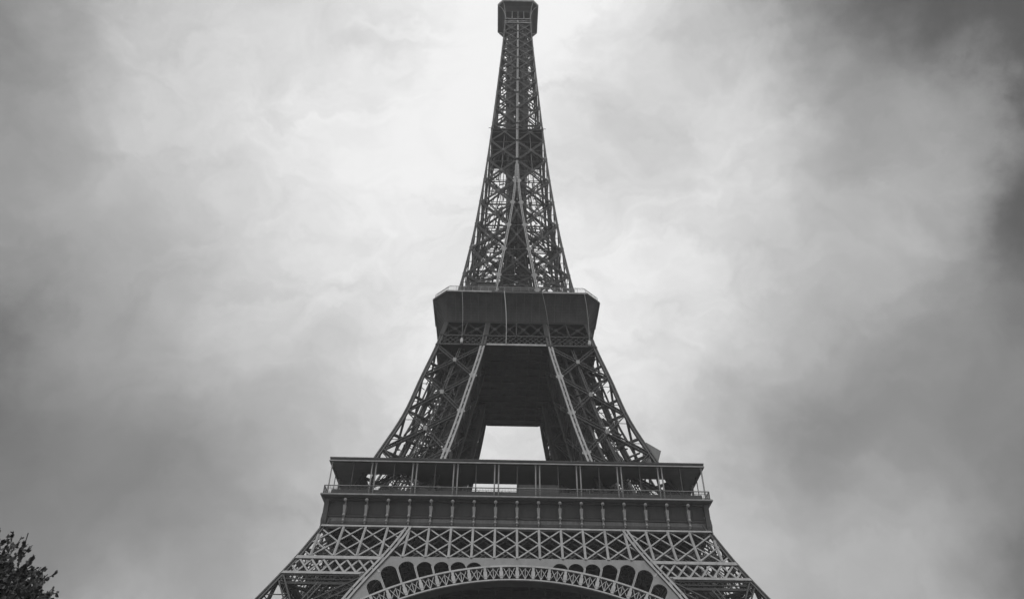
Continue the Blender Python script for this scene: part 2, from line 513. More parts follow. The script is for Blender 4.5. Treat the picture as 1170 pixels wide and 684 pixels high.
# ---- girder over the arch, following the slope of the face
def P(u, z, o=0.0):
    return Vector((u, -(W(z)+o), z))
nF = (P(0, 48)-P(0, 44)).cross(Vector((1, 0, 0))).normalized()
if nF.y > 0: nF = -nF
BAY = 3.85
def chord(mb, u0, u1, z0, z1, o0, o1):
    a, b, c_, d = (u0(z0) if callable(u0) else u0), (u1(z0) if callable(u1) else u1), (u0(z1) if callable(u0) else u0), (u1(z1) if callable(u1) else u1)
    mb.hexa([P(a, z0, o1), P(b, z0, o1), P(b, z0, -o0), P(a, z0, -o0), P(c_, z1, o1), P(d, z1, o1), P(d, z1, -o0), P(c_, z1, -o0)])
mb = MB()
chord(mb, lambda z: -W(z)+0.1, lambda z: W(z)-0.1, 51.75, 52.1, 0.8, 0.22)
for s in (-1, 1):
    lo = lambda z: s*(W(z)-0.3) if s < 0 else XI(z)+0.7
    hi = lambda z: -XI(z)-0.7 if s < 0 else W(z)-0.3
    chord(mb, lo, hi, 45.1, 45.68, 0.7, 0.2)
    chord(mb, lo, hi, 42.15, 42.6, 0.7, 0.2)
ZB, ZM, ZT = 45.72, 48.7, 51.7
def clipu(p, q):
    """keep a bar inside the face's sloping edges"""
    for it in range(2):
        for (a, b) in ((p, q), (q, p)):
            lim = W(a[1])-0.9
            if abs(a[0]) > lim:
                lo_, hi_ = 0.0, 1.0
                for _ in range(24):
                    m_ = (lo_+hi_)/2
                    x, z = a[0]+(b[0]-a[0])*m_, a[1]+(b[1]-a[1])*m_
                    if abs(x) > W(z)-0.9: lo_ = m_
                    else: hi_ = m_
                a[0], a[1] = a[0]+(b[0]-a[0])*hi_, a[1]+(b[1]-a[1])*hi_
    return p, q
def facebar(mb, u0, z0, u1, z1, w, t, o):
    if abs(u0) > W(z0)-0.9 and abs(u1) > W(z1)-0.9:
        return
    p, q = clipu([u0, z0], [u1, z1])
    mb.bar(P(p[0], p[1], o), P(q[0], q[1], o), w, t, nF)
for k in range(-9, 10):
    u = k*BAY
    dz = 0.0
    lean = 1.0 if abs(u) < 17.5 else 1.02
    z0 = ZB
    if abs(u) > 15 and abs(u) < XI(ZB)+1:
        z0 = ZB
    facebar(mb, u, z0, u/lean if lean == 1.0 else u-math.copysign(0.45, u), ZT, 0.4, 0.3, 0.02)
    facebar(mb, u, z0, u/lean if lean == 1.0 else u-math.copysign(0.45, u), ZT, 0.12, 0.1, 0.2)
for k in range(-10, 10):
    for (za, zb) in ((ZB, ZM), (ZM, ZT)):
        facebar(mb, k*BAY, za, (k+1)*BAY, zb, 0.24, 0.16, -0.02)
        facebar(mb, (k+1)*BAY, za, k*BAY, zb, 0.24, 0.16, -0.19)
h = 1.95
for s in (-1, 1):
    n_ = 0
    u = 20.6
    while u < 40:
        for (a, b) in ((u, u+h), (u+h, u)):
            za, zb = 42.6, 45.0
            if a > XI(za)+0.2 and b > XI(zb)+0.2 or True:
                if min(a, b) > 22.0:
                    facebar(mb, s*a, za, s*b, zb, 0.3, 0.14, -0.02 if a < b else -0.17)
                    pass
        u += h
gird = mb.build('girder', IRON, T)
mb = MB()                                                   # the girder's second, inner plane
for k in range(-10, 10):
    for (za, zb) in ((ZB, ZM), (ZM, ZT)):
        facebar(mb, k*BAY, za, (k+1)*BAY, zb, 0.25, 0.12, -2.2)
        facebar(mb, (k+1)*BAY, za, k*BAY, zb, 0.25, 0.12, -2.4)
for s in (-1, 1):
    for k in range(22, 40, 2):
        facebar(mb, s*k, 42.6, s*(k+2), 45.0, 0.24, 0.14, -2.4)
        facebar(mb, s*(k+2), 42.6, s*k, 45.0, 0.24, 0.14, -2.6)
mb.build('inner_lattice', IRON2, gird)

# spandrel plate with its arcade of round-headed openings
ZC, RO, RI = -3.88, 48.1, 45.35
bm = bmesh.new()
def loop2d(pts):
    vs = [bm.verts.new((x, z, 0)) for x, z in pts]
    return [bm.edges.new((vs[i], vs[(i+1) % len(vs)])) for i in range(len(vs))]
outer = []
zedge = [45.8, 44.5, 42.5, 40.5, 38.5, 36.6]
left = [(-XI(z)-0.05, z) for z in zedge]
A1 = math.atan2(left[-1][0], left[-1][1]-ZC)
outer += left
arcpts = []
a0 = -math.asin(min(1, 26.35/RO))
for i in range(41):
    a = a0 + (-2*a0)*i/40
    arcpts.append(((RO-0.25)*math.sin(a), ZC+(RO-0.25)*math.cos(a)))
outer += arcpts
outer += [(-x, z) for x, z in reversed(left)]
edges = loop2d(outer)
HOLES = [(27.6, 50.75), (24.35, 52.35), (21.1, 52.15), (17.95, 51.15), (14.8, 50.4), (11.65, 49.8), (8.55, 49.3)]
for s in (-1, 1):
    for (ph, rt_) in HOLES:
        ph = R(ph)
        hw = 1.29
        if ph > 0.47: hw = 1.15
        rc = rt_-hw
        rb = RO+0.2
        pts = []
        for i in range(15):
            a = PI*i/14
            x_, r_ = hw*math.cos(a), rc+hw*math.sin(a)
            if r_ >= rb+0.02 or rc >= rb:
                pts.append((x_, max(r_, rb)))
        if rc > rb+0.05:
            pts += [(-hw, rb), (hw, rb)]
        else:
            e = math.sqrt(max(0.01, hw*hw-(rb-rc)**2))
            pts = [(e, rb)]+pts+[(-e, rb)]
        q = []
        for (x_, r_) in pts:
            u = r_*math.sin(ph)+x_*math.cos(ph)
            z = ZC+r_*math.cos(ph)-x_*math.sin(ph)
            q.append((s*u, z))
        edges += loop2d(q)
bmesh.ops.triangle_fill(bm, use_beauty=True, use_dissolve=False, edges=bm.edges[:])
ext = bmesh.ops.extrude_face_region(bm, geom=bm.faces[:])
for v in [x for x in ext['geom'] if isinstance(x, bmesh.types.BMVert)]:
    v.co.z = -0.3
for v in bm.verts:
    u, z, o = v.co
    v.co = P(u, z, o+0.0)
bmesh.ops.recalc_face_normals(bm, faces=bm.faces[:])
me = bpy.data.meshes.new('spandrel')
bm.to_mesh(me)
bm.free()
me.materials.append(PLATE)

# arch: two curved ribs with posts and fans of bars between them
mb = MB()
def arcrib(mb, r0, r1, amax, o0, o1, n=48):
    rings = []
    for i in range(n+1):
        a = -amax+2*amax*i/n
        s_, c_ = math.sin(a), math.cos(a)
        rings.append([P(r0*s_, ZC+r0*c_, o1), P(r1*s_, ZC+r1*c_, o1), P(r1*s_, ZC+r1*c_, -o0), P(r0*s_, ZC+r0*c_, -o0)])
    mb.loft(rings)
AM = math.asin(29.6/RI)
AO = math.asin(27.6/RO)
arcrib(mb, RO-0.2, RO+0.12, AO, 0.5, 0.3)
arcrib(mb, RI, RI+0.24, AM, 0.15, 0.3)
da = 2.62/46.7
kmax = int(0.62/da)
def AP(a, r, o):
    return P(r*math.sin(a), ZC+r*math.cos(a), o)
for k in range(-kmax, kmax+1):
    a = k*da
    if abs(a) > AO: continue
    mb.bar(AP(a, RI+0.3, 0.1), AP(a, RO-0.28, 0.1), 0.42, 0.3, nF)
    mb.bar(AP(a, RI+0.75, 0.24), AP(a, RO-1.0, 0.24), 0.62, 0.12, nF)
    b = a+da
    if abs(b) > AO: continue
    m_ = (a+b)/2
    for (p0, p1, o) in (((a, RI+0.3), (m_, RO-0.3), -0.1), ((b, RI+0.3), (m_, RO-0.3), -0.12), ((m_, RI+0.3), (a+da*0.15, RO-0.3), 0.04), ((m_, RI+0.3), (b-da*0.15, RO-0.3), 0.06), ((m_, RI+0.3), (m_, RO-0.3), 0.1)):
        mb.bar(AP(p0[0], p0[1], o), AP(p1[0], p1[1], o), 0.11, 0.1, nF)
arch = mb.build('arch', IRON, T)
sp = bpy.data.objects.new('spandrel', me)
COL.objects.link(sp)
sp.parent = arch
mb = MB()                                                   # the arch's inner truss, a box rib behind the outer one
arcrib(mb, RI+0.1, RI+0.4, AM, 3.4, -0.45)
arcrib(mb, RO-0.4, RO-0.1, AO, 3.4, -0.6)
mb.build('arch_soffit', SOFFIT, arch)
# raised edges along the arcade's piers
for s in (-1, 1):
    for (ph, top) in ((26.0, 50.3), (22.72, 51.2), (19.52, 50.8), (16.37, 49.9), (13.22, 49.2)):
        mb = MB()
        for da_ in (-0.1, 0.1):
            mb.bar(AP(s*R(ph)+da_/49, RO+0.1, 0.04), AP(s*R(ph)+da_/49, top, 0.04), 0.12, 0.1, nF)
        mb.build('pilaster', IRON, arch)
around(arch, T)
around(gird, T)

# ---- the gallery (first floor): deck, frieze with brackets, cornice, railing, canopy on thin posts
mb = MB()
VO = 5.0
DH = 33.6
for (x0, x1, y0, y1) in ((-DH, DH, -DH, -VO), (-DH, DH, VO, DH), (-DH, -VO, -VO, VO), (VO, DH, -VO, VO)):
    mb.box(x0, x1, y0, y1, 56.9, 57.5)
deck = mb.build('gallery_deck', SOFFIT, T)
mb = MB()
for k in range(-8, 9):
    u = k*BAY
    if abs(u) < VO:
        for s in (-1, 1):
            mb.bar((u, s*VO, 56.4), (u, s*33.4, 56.4), 0.3, 0.9, (0, 0, 1))
            mb.bar((s*VO, u, 56.35), (s*33.4, u, 56.35), 0.3, 0.86, (0, 0, 1))
    else:
        mb.bar((u, -33.4, 56.4), (u, 33.4, 56.4), 0.3, 0.9, (0, 0, 1))
        mb.bar((-33.4, u, 56.35), (33.4, u, 56.35), 0.3, 0.86, (0, 0, 1))
for s in (-1, 1):                                            # deep trusses under the deck, leg to leg
    for y in (16.2, 24.5):
        mb.lat((-33, s*y, 53.6), (33, s*y, 53.6), 5.0, 0.4, (0, 1, 0), 0.5, 0.3, 0.8)
        mb.lat((s*y, -33, 53.6), (s*y, 33, 53.6), 5.0, 0.4, (1, 0, 0), 0.5, 0.3, 0.8)
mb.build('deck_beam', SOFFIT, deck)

mb = MB()
FW = 33.7
mb.hexa([(-FW, -FW, 52.5), (FW, -FW, 52.5), (FW-0.3, -FW+0.3, 52.5), (-FW+0.3, -FW+0.3, 52.5), (-FW, -FW, 56.95), (FW, -FW, 56.95), (FW-0.3, -FW+0.3, 56.95), (-FW+0.3, -FW+0.3, 56.95)])
def strip(mb, h0, z0, z1, pr):      # horizontal moulding proud of the frieze wall
    mb.hexa([(-h0-pr, -h0-pr, z0), (h0+pr, -h0-pr, z0), (h0-0.01, -h0+0.01, z0), (-h0+0.01, -h0+0.01, z0), (-h0-pr, -h0-pr, z1), (h0+pr, -h0-pr, z1), (h0-0.01, -h0+0.01, z1), (-h0+0.01, -h0+0.01, z1)])
strip(mb, FW, 53.85, 54.1, 0.22)
strip(mb, FW, 52.55, 53.0, 0.2)
strip(mb, FW, 54.35, 54.45, 0.06)
for k in range(-18, 18):            # slender ribs that divide the panels
    u = (k+0.5)*BAY/2
    if abs(u) < 33.4 and k % 2 == 0:
        mb.bar((u, -FW-0.02, 54.1), (u, -FW-0.02, 56.9), 0.1, 0.1, FRONT)
for (a, b) in ((54.1, 56.9),):
    mb.box(-34.55, -33.72, -34.55, -33.72, a, b)
mb.loft([[(-33.72, -33.72, z), (-h, -33.72, z), (-h, -h, z), (-33.72, -h, z)] for h, z in ((W(51.9)+0.1, 51.9), (34.66, 52.9), (34.58, 54.1))])
fr = mb.build('frieze', WALL, T)
mb = MB()
mb.loft([[(x*a, -FW-y, z) for x, y in ((-1, 0), (1, 0), (1, d), (-1, d))] for a, d, z in ((0.18, 0.75, 54.15), (0.2, 0.85, 54.6), (0.29, 1.0, 55.75), (0.1, 0.8, 55.85), (0.08, 0.5, 56.2), (0.08, 0.9, 56.9))])
mb.ball((0, -FW-1.15, 56.62), 0.33, 8, 5)
mb.ball((0, -FW-0.72, 53.95), 0.3, 8, 5)
mb.ball((0, -FW-0.62, 53.0), 0.27, 8, 5)
mb.bar((0, -FW-0.3, 52.5), (0, -FW-0.3, 54.1), 0.26, 0.7, FRONT)
bk = mb.build('bracket', IRON, fr)
for k in list(range(-8, 0))+list(range(1, 9)):
    c = bk.copy()
    COL.objects.link(c)
    c.location.x = k*BAY
mb = MB()
strip(mb, FW, 53.02, 53.75, 0.1)
mb.build('name_band', BAND, fr)
around(fr, T)

mb = MB()
def sq(h, z): return [(-h, -h, z), (h, -h, z), (h, h, z), (-h, h, z)]
mb.loft([sq(FW-0.25, 56.75), sq(FW+0.45, 56.85), sq(FW+0.5, 57.02), sq(FW+1.2, 57.1), sq(FW+1.35, 57.2), sq(35.2, 57.3), sq(35.28, 57.55), sq(35.2, 57.72), sq(35.0, 57.76), sq(33.0, 57.78)], caps=False)
co = mb.build('cornice', IRON2, T)
mb = MB()
mb.loft([sq(35.2, 57.36), sq(35.36, 57.38), sq(35.36, 57.6), sq(35.2, 57.62)], caps=False)
mb.build('lip', IRON, co)

mb = MB()
RH = 34.95
for z, w in ((59.25, 0.12), (58.75, 0.05), (57.98, 0.07)):
    mb.bar((-RH, -RH, z), (RH, -RH, z), w, w, FRONT)
n_ = int(2*RH/0.28)
for i in range(n_+1):
    u = -RH+2*RH*i/n_
    big = i % 14 == 0
    mb.bar((u, -RH, 57.76), (u, -RH, 59.22), 0.12 if big else 0.045, 0.1 if big else 0.04, FRONT)
rail = mb.build('railing', IRON2, T)
mb = MB()
mb.bar((-RH, -RH-0.01, 59.28), (RH, -RH-0.01, 59.28), 0.09, 0.14, FRONT)
mb.build('handrail', IRON, rail)
mb = MB()
mb.box(-33.7, 33.7, -33.84, -33.78, 57.76, 59.05)  # solid sheet added behind the railing to shut out the sky
for i in range(49):
    mb.bar((-33.6+i*1.4, -33.87, 57.76), (-33.6+i*1.4, -33.87, 59.12), 0.12, 0.06, FRONT)
mb.build('added_solid_sheet', IRON2, rail)
around(rail, T)

mb = MB()
CH = 34.7
for k in range(4):
    c_, s_ = round(math.cos(k*PI/2)), round(math.sin(k*PI/2))
    poly = [(-CH, -CH), (CH, -CH), (29.2, -29.2), (21, -29.2), (18.5, -26.2), (11.8, -23.4), (9.2, -25.9), (-9.2, -25.9), (-11.8, -23.4), (-18.5, -26.2), (-21, -29.2), (-29.2, -29.2)]
    mb.prism([(x*c_-y*s_, x*s_+y*c_) for x, y in poly], 64.22, 64.7)
canopy = mb.build('canopy', DARKROOF, T)
mb = MB()
mb.loft([sq(CH+0.02, 64.1), sq(CH+0.1, 64.12), sq(CH+0.1, 64.42), sq(CH+0.03, 64.46), sq(CH+0.03, 64.6), sq(CH+0.15, 64.64), sq(CH+0.18, 64.94), sq(CH-0.2, 64.97), sq(CH-0.3, 64.1)], caps=False)
mb.f.append((len(mb.v)-4, len(mb.v)-3, 1, 0)); mb.f.append((len(mb.v)-3, len(mb.v)-2, 2, 1)); mb.f.append((len(mb.v)-2, len(mb.v)-1, 3, 2)); mb.f.append((len(mb.v)-1, len(mb.v)-4, 0, 3))
mb.build('fascia', IRON2, canopy)
mb = MB()
mb.loft([sq(CH+0.1, 64.12), sq(CH+0.2, 64.14), sq(CH+0.2, 64.36), sq(CH+0.1, 64.38)], caps=False)
mb.build('gutter', IRON, canopy)
def post(r, name='post'):
    mb = MB()
    mb.tube([(0, 0, 57.75), (0, 0, 58.0), (0, 0, 64.15)], [r*1.5, r, r], 6)
    mb.box(-r*1.6, r*1.6, -r*1.6, r*1.6, 57.7, 57.95)
    mb.box(-r*1.5, r*1.5, -r*1.5, r*1.5, 63.95, 64.2)
    return mb.build(name, IRON if r > 0.1 else IRON2, canopy)
pp, ps = post(0.14), post(0.085)
first = {pp: True, ps: True}
PH = 34.35
def put(src, x, y):
    o = src if first.pop(src, False) else src.copy()
    if o is not src: COL.objects.link(o)
    o.location = (x, y, 0)
for k in range(4):
    c_, s_ = round(math.cos(k*PI/2)), round(math.sin(k*PI/2))
    for j in (-7, -5, -3, -1, 1, 3, 5, 7):
        for d in (-0.37, 0.37):
            u = j*BAY*0.985+d
            put(pp, u*c_+PH*s_, u*s_-PH*c_)
    for j in (-8, -6, -4, -2, 0, 2, 4, 6, 8):
        if k != 2:
            u = j*BAY*0.985
            put(ps, u*c_+PH*s_, u*s_-PH*c_)
    put(pp, -PH*c_+PH*s_, -PH*s_-PH*c_)

# ---- legs between the gallery and the platform
UPN = [58.4, 70.6, 81.8, 92.4, 101.9]
mb = MB()
GUS[0] = MB()
F = faces_of_leg(cs1)
for nm in ('front', 'side', 'inner', 'back'):
    fa, fb, n = F[nm]
    fa0 = fa
    brace_face(mb, fa, fb, n, UPN, 0.75, 0.14, 0.08, mid=True, horiz=nm in ('inner', 'back'), gus=0.8)
    if nm in ('front', 'side'):
        gussets(GUS[0], fb, n, UPN[1:-1], 0, 1.3, 1.2)
for z in UPN+[63.5, 75, 86, 96.5]:
    p = [Vector((-W(z)+0.6, -W(z)+0.6, z)), Vector((-XI(z)-0.6, -W(z)+0.6, z)), Vector((-XI(z)-0.6, -XI(z)-0.6, z)), Vector((-W(z)+0.6, -XI(z)-0.6, z))]
    for i, j in ((0, 2), (1, 3), (1, 2), (2, 3)):
        mb.lat(p[i], p[j], 0.6, 0.4, (0, 0, 1), 0.13, 0.08)
pier = mb.build('pier', IRON2, T, extra=(GUS[0], IRON))
GUS[0] = None
zl = zrange(57.55, 110, 2.5)
column('A', zl, lambda z: 0.85, 'column', pier, IRON2)
column('D', zl, lambda z: 1.15, 'column', pier, IRON2)
for k in 'BC':
    column(k, zrange(57.55, 66.0, 2.5), lambda z: 1.15, 'column_base', pier, IRON2)
    column(k, zrange(66.0, 102.0, 2.5), lambda z: 1.15, 'column', pier, IRON2, -0.12)
    cover(k, zrange(66.0, 102.0, 2.5), lambda z: 1.15, 'lit_flange', pier, IRON, 0.12)
    column(k, zrange(102.0, 110.0, 2.5), lambda z: 1.1, 'column_head', pier, IRON2)
mb = MB()
for off in (-2.3, -0.8, 0.8, 2.3):
    pts = [Vector((-(W(z)+XI(z))/2+off, -(W(z)+XI(z))/2-0.8, z)) for z in zrange(58, 112, 4)]
    for a, b in zip(pts[:-1], pts[1:]):
        mb.bar(a, b, 0.3, 0.7, FRONT)
    pts = [p+Vector((0, 2.6, 0)) for p in pts]
    for a, b in zip(pts[:-1], pts[1:]):
        mb.bar(a, b, 0.22, 0.5, FRONT)
for z in zrange(58.5, 110, 1.25):
    m_ = -(W(z)+XI(z))/2
    mb.bar((m_-2.3, m_-0.8, z), (m_+2.3, m_-0.8, z), 0.13, 0.2, FRONT)
    mb.bar((m_-2.3, m_+1.8, z), (m_+2.3, m_+1.8, z+0.6), 0.1, 0.15, FRONT)
# pipes, ties and cable trays inside the leg
rg = random.Random(3)
for i in range(150):
    z = rg.uniform(59, 100)
    lo_, hi_ = -W(z)+0.8, -XI(z)-0.8
    p = Vector((rg.uniform(lo_, hi_), rg.uniform(lo_, hi_), z))
    q = rg.random()
    if q < 0.4:
        d_ = Vector((0.53, 0.53, 1.0))*rg.uniform(1.5, 6)
    elif q < 0.75:
        d_ = Vector((rg.uniform(-1, 1), rg.uniform(-1, 1), 0.1))*rg.uniform(1, 3.5)
    else:
        d_ = Vector((rg.uniform(-1, 1), rg.uniform(-1, 1), rg.uniform(-1, 1)))*rg.uniform(1, 3)
    e = p+d_
    lo2, hi2 = -W(e.z)+0.5, -XI(e.z)-0.5
    e.x, e.y = min(max(e.x, lo2), hi2), min(max(e.y, lo2), hi2)
    mb.bar(p, e, rg.uniform(0.1, 0.4), rg.uniform(0.08, 0.3), (0.3, 0.2, 0.9))
mb.build('lift_track', IRON2, pier)
mb = MB()
zs_ = zrange(63, 103, 2.5)
rings = []
for z in zs_:
    x0, x1 = -(W(z)+XI(z))/2-0.8+max(0, (z-88)*-0.02), -XI(z)-0.7
    y = -(W(z)+XI(z))/2+1.0
    x0 += min(5.5, max(0.0, (90-z)*0.27))
    rings.append([(x0, y, z), (x1, y, z), (x1, y+0.3, z), (x0, y+0.3, z)])
mb.loft(rings)
rings = [[(q[1], q[0], q[2]) for q in reversed(r)] for r in rings]
mb.loft(rings)
mb.build('runway', IRON2, pier)
mb = MB()
z = 58.0
k = 0
while z < 108:
    m_ = -(W(z)+XI(z))/2+1.2
    s = 1 if k % 2 else -1
    p, q = Vector((m_-s*2.7, m_+3.6, z)), Vector((m_+s*2.7, m_+3.2, z+2.4))
    for dy in (-0.55, 0.55):
        mb.bar(p+Vector((0, dy, 0)), q+Vector((0, dy, 0)), 0.3, 0.06, (0, 1, 0))
        mb.bar(p+Vector((0, dy, 1.0)), q+Vector((0, dy, 1.0)), 0.07, 0.05, (0, 1, 0))
    for i in range(10):
        c_ = p.lerp(q, (i+0.5)/10)
        mb.box(c_.x-0.14, c_.x+0.14, c_.y-0.5, c_.y+0.5, c_.z, c_.z+0.05)
    mb.box(q.x-0.6, q.x+0.6, q.y-0.7, q.y+0.7, q.z, q.z+0.08)
    for sx in (-3.2, 3.2):
        mb.bar((m_+sx, m_+4.2, z), (m_+sx, m_+4.0, z+2.4), 0.12, 0.12, FRONT)
    z += 2.4
    k += 1
mb.build('staircase', IRON2, pier)
around(pier, T)

# ---- the platform (second floor): girder, coved soffit, rim, fence
mb = MB()
def gp(u, z, o=0): return P(u, z, o)
nG = FRONT
for (z0, z1, o) in ((102.2, 102.65, 0.12), (105.35, 105.7, 0.06), (109.9, 110.3, 0.06)):
    chord(mb, lambda z: -W(z)+0.02, lambda z: W(z)-0.02, z0, z1, 0.6, o)
h = 1.36
n_ = int(18.4/h)
for k in range(-n_-1, n_+1):
    u = k*h
    for (a, b, o) in ((u, u+h, -0.1), (u+h, u, -0.22)):
        for (za, zb) in ((102.65, 104.02), (104.02, 105.38)):
            if abs(a) < W(za)-0.2 and abs(b) < W(zb)-0.2:
                mb.bar(P(a, za, o), P(b, zb, o), 0.2, 0.1, nG)
PIL = [-17.5, -12.3, -7.0, 0.0, 7.0, 12.3, 17.5]
for u in PIL:
    lim = W(109.9)-0.5
    a, b = max(-W(105)+0.6, min(W(105)-0.6, u*1.03)), max(-lim, min(lim, u*0.97))
    big = abs(u) in (7.0, 17.5)
    mb.bar(P(a, 105.6, 0.0), P(b, 110.0, 0.0), 0.9 if big else 0.3, 0.3, nG)
for a, b in zip(PIL[:-1], PIL[1:]):
    m_ = (a+b)/2
    segs = [(a, b)] if b-a < 6 else [(a, m_), (m_, b)]
    for (p, q) in segs:
        mb.lat(P(p*1.0, 105.7, -0.2), P(q*0.98, 109.9, -0.2), 0.42, 0.2, nG, 0.1, 0.05)
        mb.lat(P(q*1.0, 105.7, -0.3), P(p*0.98, 109.9, -0.3), 0.42, 0.2, nG, 0.1, 0.05)
        c_ = P((p+q)/2*0.99, 107.8, 0.0)
        mb.bar(c_-Vector((0, 0, 0.4)), c_+Vector((0, 0, 0.4)), 0.8, 0.06, nG)
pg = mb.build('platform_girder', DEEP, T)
mb = MB()
mb.hexa([(-7.0, -19.22, 102.15), (7.0, -19.22, 102.15), (7.0, -19.1, 102.15), (-7.0, -19.1, 102.15), (-7.0, -19.15, 102.7), (7.0, -19.15, 102.7), (7.0, -19.0, 102.7), (-7.0, -19.0, 102.7)])
mb.build('chord', IRON, pg)
around(pg, T)

def octo(h, c, z):
    a = h-c
    return [(-a, -h, z), (a, -h, z), (h, -a, z), (h, a, z), (a, h, z), (-a, h, z), (-h, a, z), (-h, -a, z)]
mb = MB()
rings = [octo(16.9, 0.12, 110.32), octo(17.45, 0.15, 110.32)]
for i in range(1, 11):
    t = i/10
    e = t**2.1
    rings.append(octo(17.45+3.1*e, 0.15+3.3*e, 110.32+6.6*t))
rings += [octo(20.55, 3.45, 116.95), octo(16.0, 2.0, 117.0)]
mb.loft(rings, caps=False)
mb.prism([(x, y) for x, y, z in octo(18.3, 0.4, 0)], 102.35, 103.0)
mb.prism([(x, y) for x, y, z in octo(16.85, 0.4, 0)], 110.4, 110.9)
plat = mb.build('platform', SOFFIT, T)
mb = MB()
mb.loft([octo(20.5, 3.45, 116.8), octo(20.72, 3.5, 116.84), octo(20.78, 3.52, 117.3), octo(20.6, 3.45, 117.36), octo(20.2, 3.3, 117.36)], caps=False)
mb.build('rim', IRON2, plat)
for k in range(4):
    for x0, x1 in ((-17.2, -6.2), (6.2, 17.2)):
        mb = MB()
        mb.box(x0, x1, -20.9, -20.77, 116.86, 117.3)
        mb.build('kerb', IRON, plat, k*PI/2)
mb = MB()                                                     # joists under the platform floor
for k in range(-5, 6):
    u = k*3.1
    mb.bar((u, -17.4, 102.1), (u, 17.4, 102.1), 0.3, 0.45, (0, 0, 1))
    mb.bar((-17.4, u, 102.12), (17.4, u, 102.12), 0.3, 0.4, (0, 0, 1))
mb.build('floor_joist', SOFFIT, plat)
# ribs of the coved soffit
for k in range(-8, 9):
    u = k*1.85
    for q in range(4):
        c_, s_ = round(math.cos(q*PI/2)), round(math.sin(q*PI/2))
        mb = MB()
        prev = None
        for i in range(8):
            t = i/7
            e = t**2.1
            x, y, z = u*(1+0.03*e), -(17.42+3.1*e)-0.03, 110.4+6.5*t
            cur = Vector((x*c_-y*s_, x*s_+y*c_, z))
            if prev is not None:
                mb.bar(prev, cur, 0.14, 0.16, (s_, -c_, 0))
            prev = cur
        mb.build('soffit_rib', IRON2, plat)
mb = MB()                                                     # safety fence round the edge
pts = octo(20.35, 3.4, 117.3)
for a, b in zip(pts, pts[1:]+pts[:1]):
    a, b = Vector(a), Vector(b)
    L = (b-a).length
    n_ = max(2, int(L/1.9))
    for i in range(n_):
        p = a.lerp(b, i/n_)
        inn = Vector((-p.x, -p.y, 0)).normalized()
        mb.bar(p, p+Vector((0, 0, 1.5)), 0.07, 0.07, (1, 0.2, 0))
        mb.bar(p+Vector((0, 0, 1.5)), p+inn*0.8+Vector((0, 0, 2.3)), 0.06, 0.06, (1, 0.2, 0))
    ia, ib = Vector((-a.x, -a.y, 0)).normalized(), Vector((-b.x, -b.y, 0)).normalized()
    for zz, off in ((0.4, 0), (0.8, 0), (1.15, 0), (1.5, 0), (1.9, 0.4), (2.3, 0.8)):
        mb.bar(a+ia*off+Vector((0, 0, zz)), b+ib*off+Vector((0, 0, zz)), 0.045, 0.045, (0, 0, 1))
mb.build('fence', IRON, plat)
mb = MB()                                                     # upper floor hall behind the pylon's feet
mb.box(-3.4, 3.4, -13.2, -6.5, 117.2, 125.2)
mb.box(-3.7, 3.7, -13.5, -6.2, 125.2, 125.6)
for k in range(-6, 7):
    mb.bar((k*0.55, -13.26, 118), (k*0.55, -13.26, 125.0), 0.16, 0.1, FRONT)
mb.build('hall', WALL, plat)
mb = MB()
mb.box(-9.9, -5.5, -18.6, -16.2, 117.2, 121.6)
mb.box(-10.1, -5.3, -18.8, -16.0, 121.6, 121.9)
mb.build('kiosk', WALL, plat)

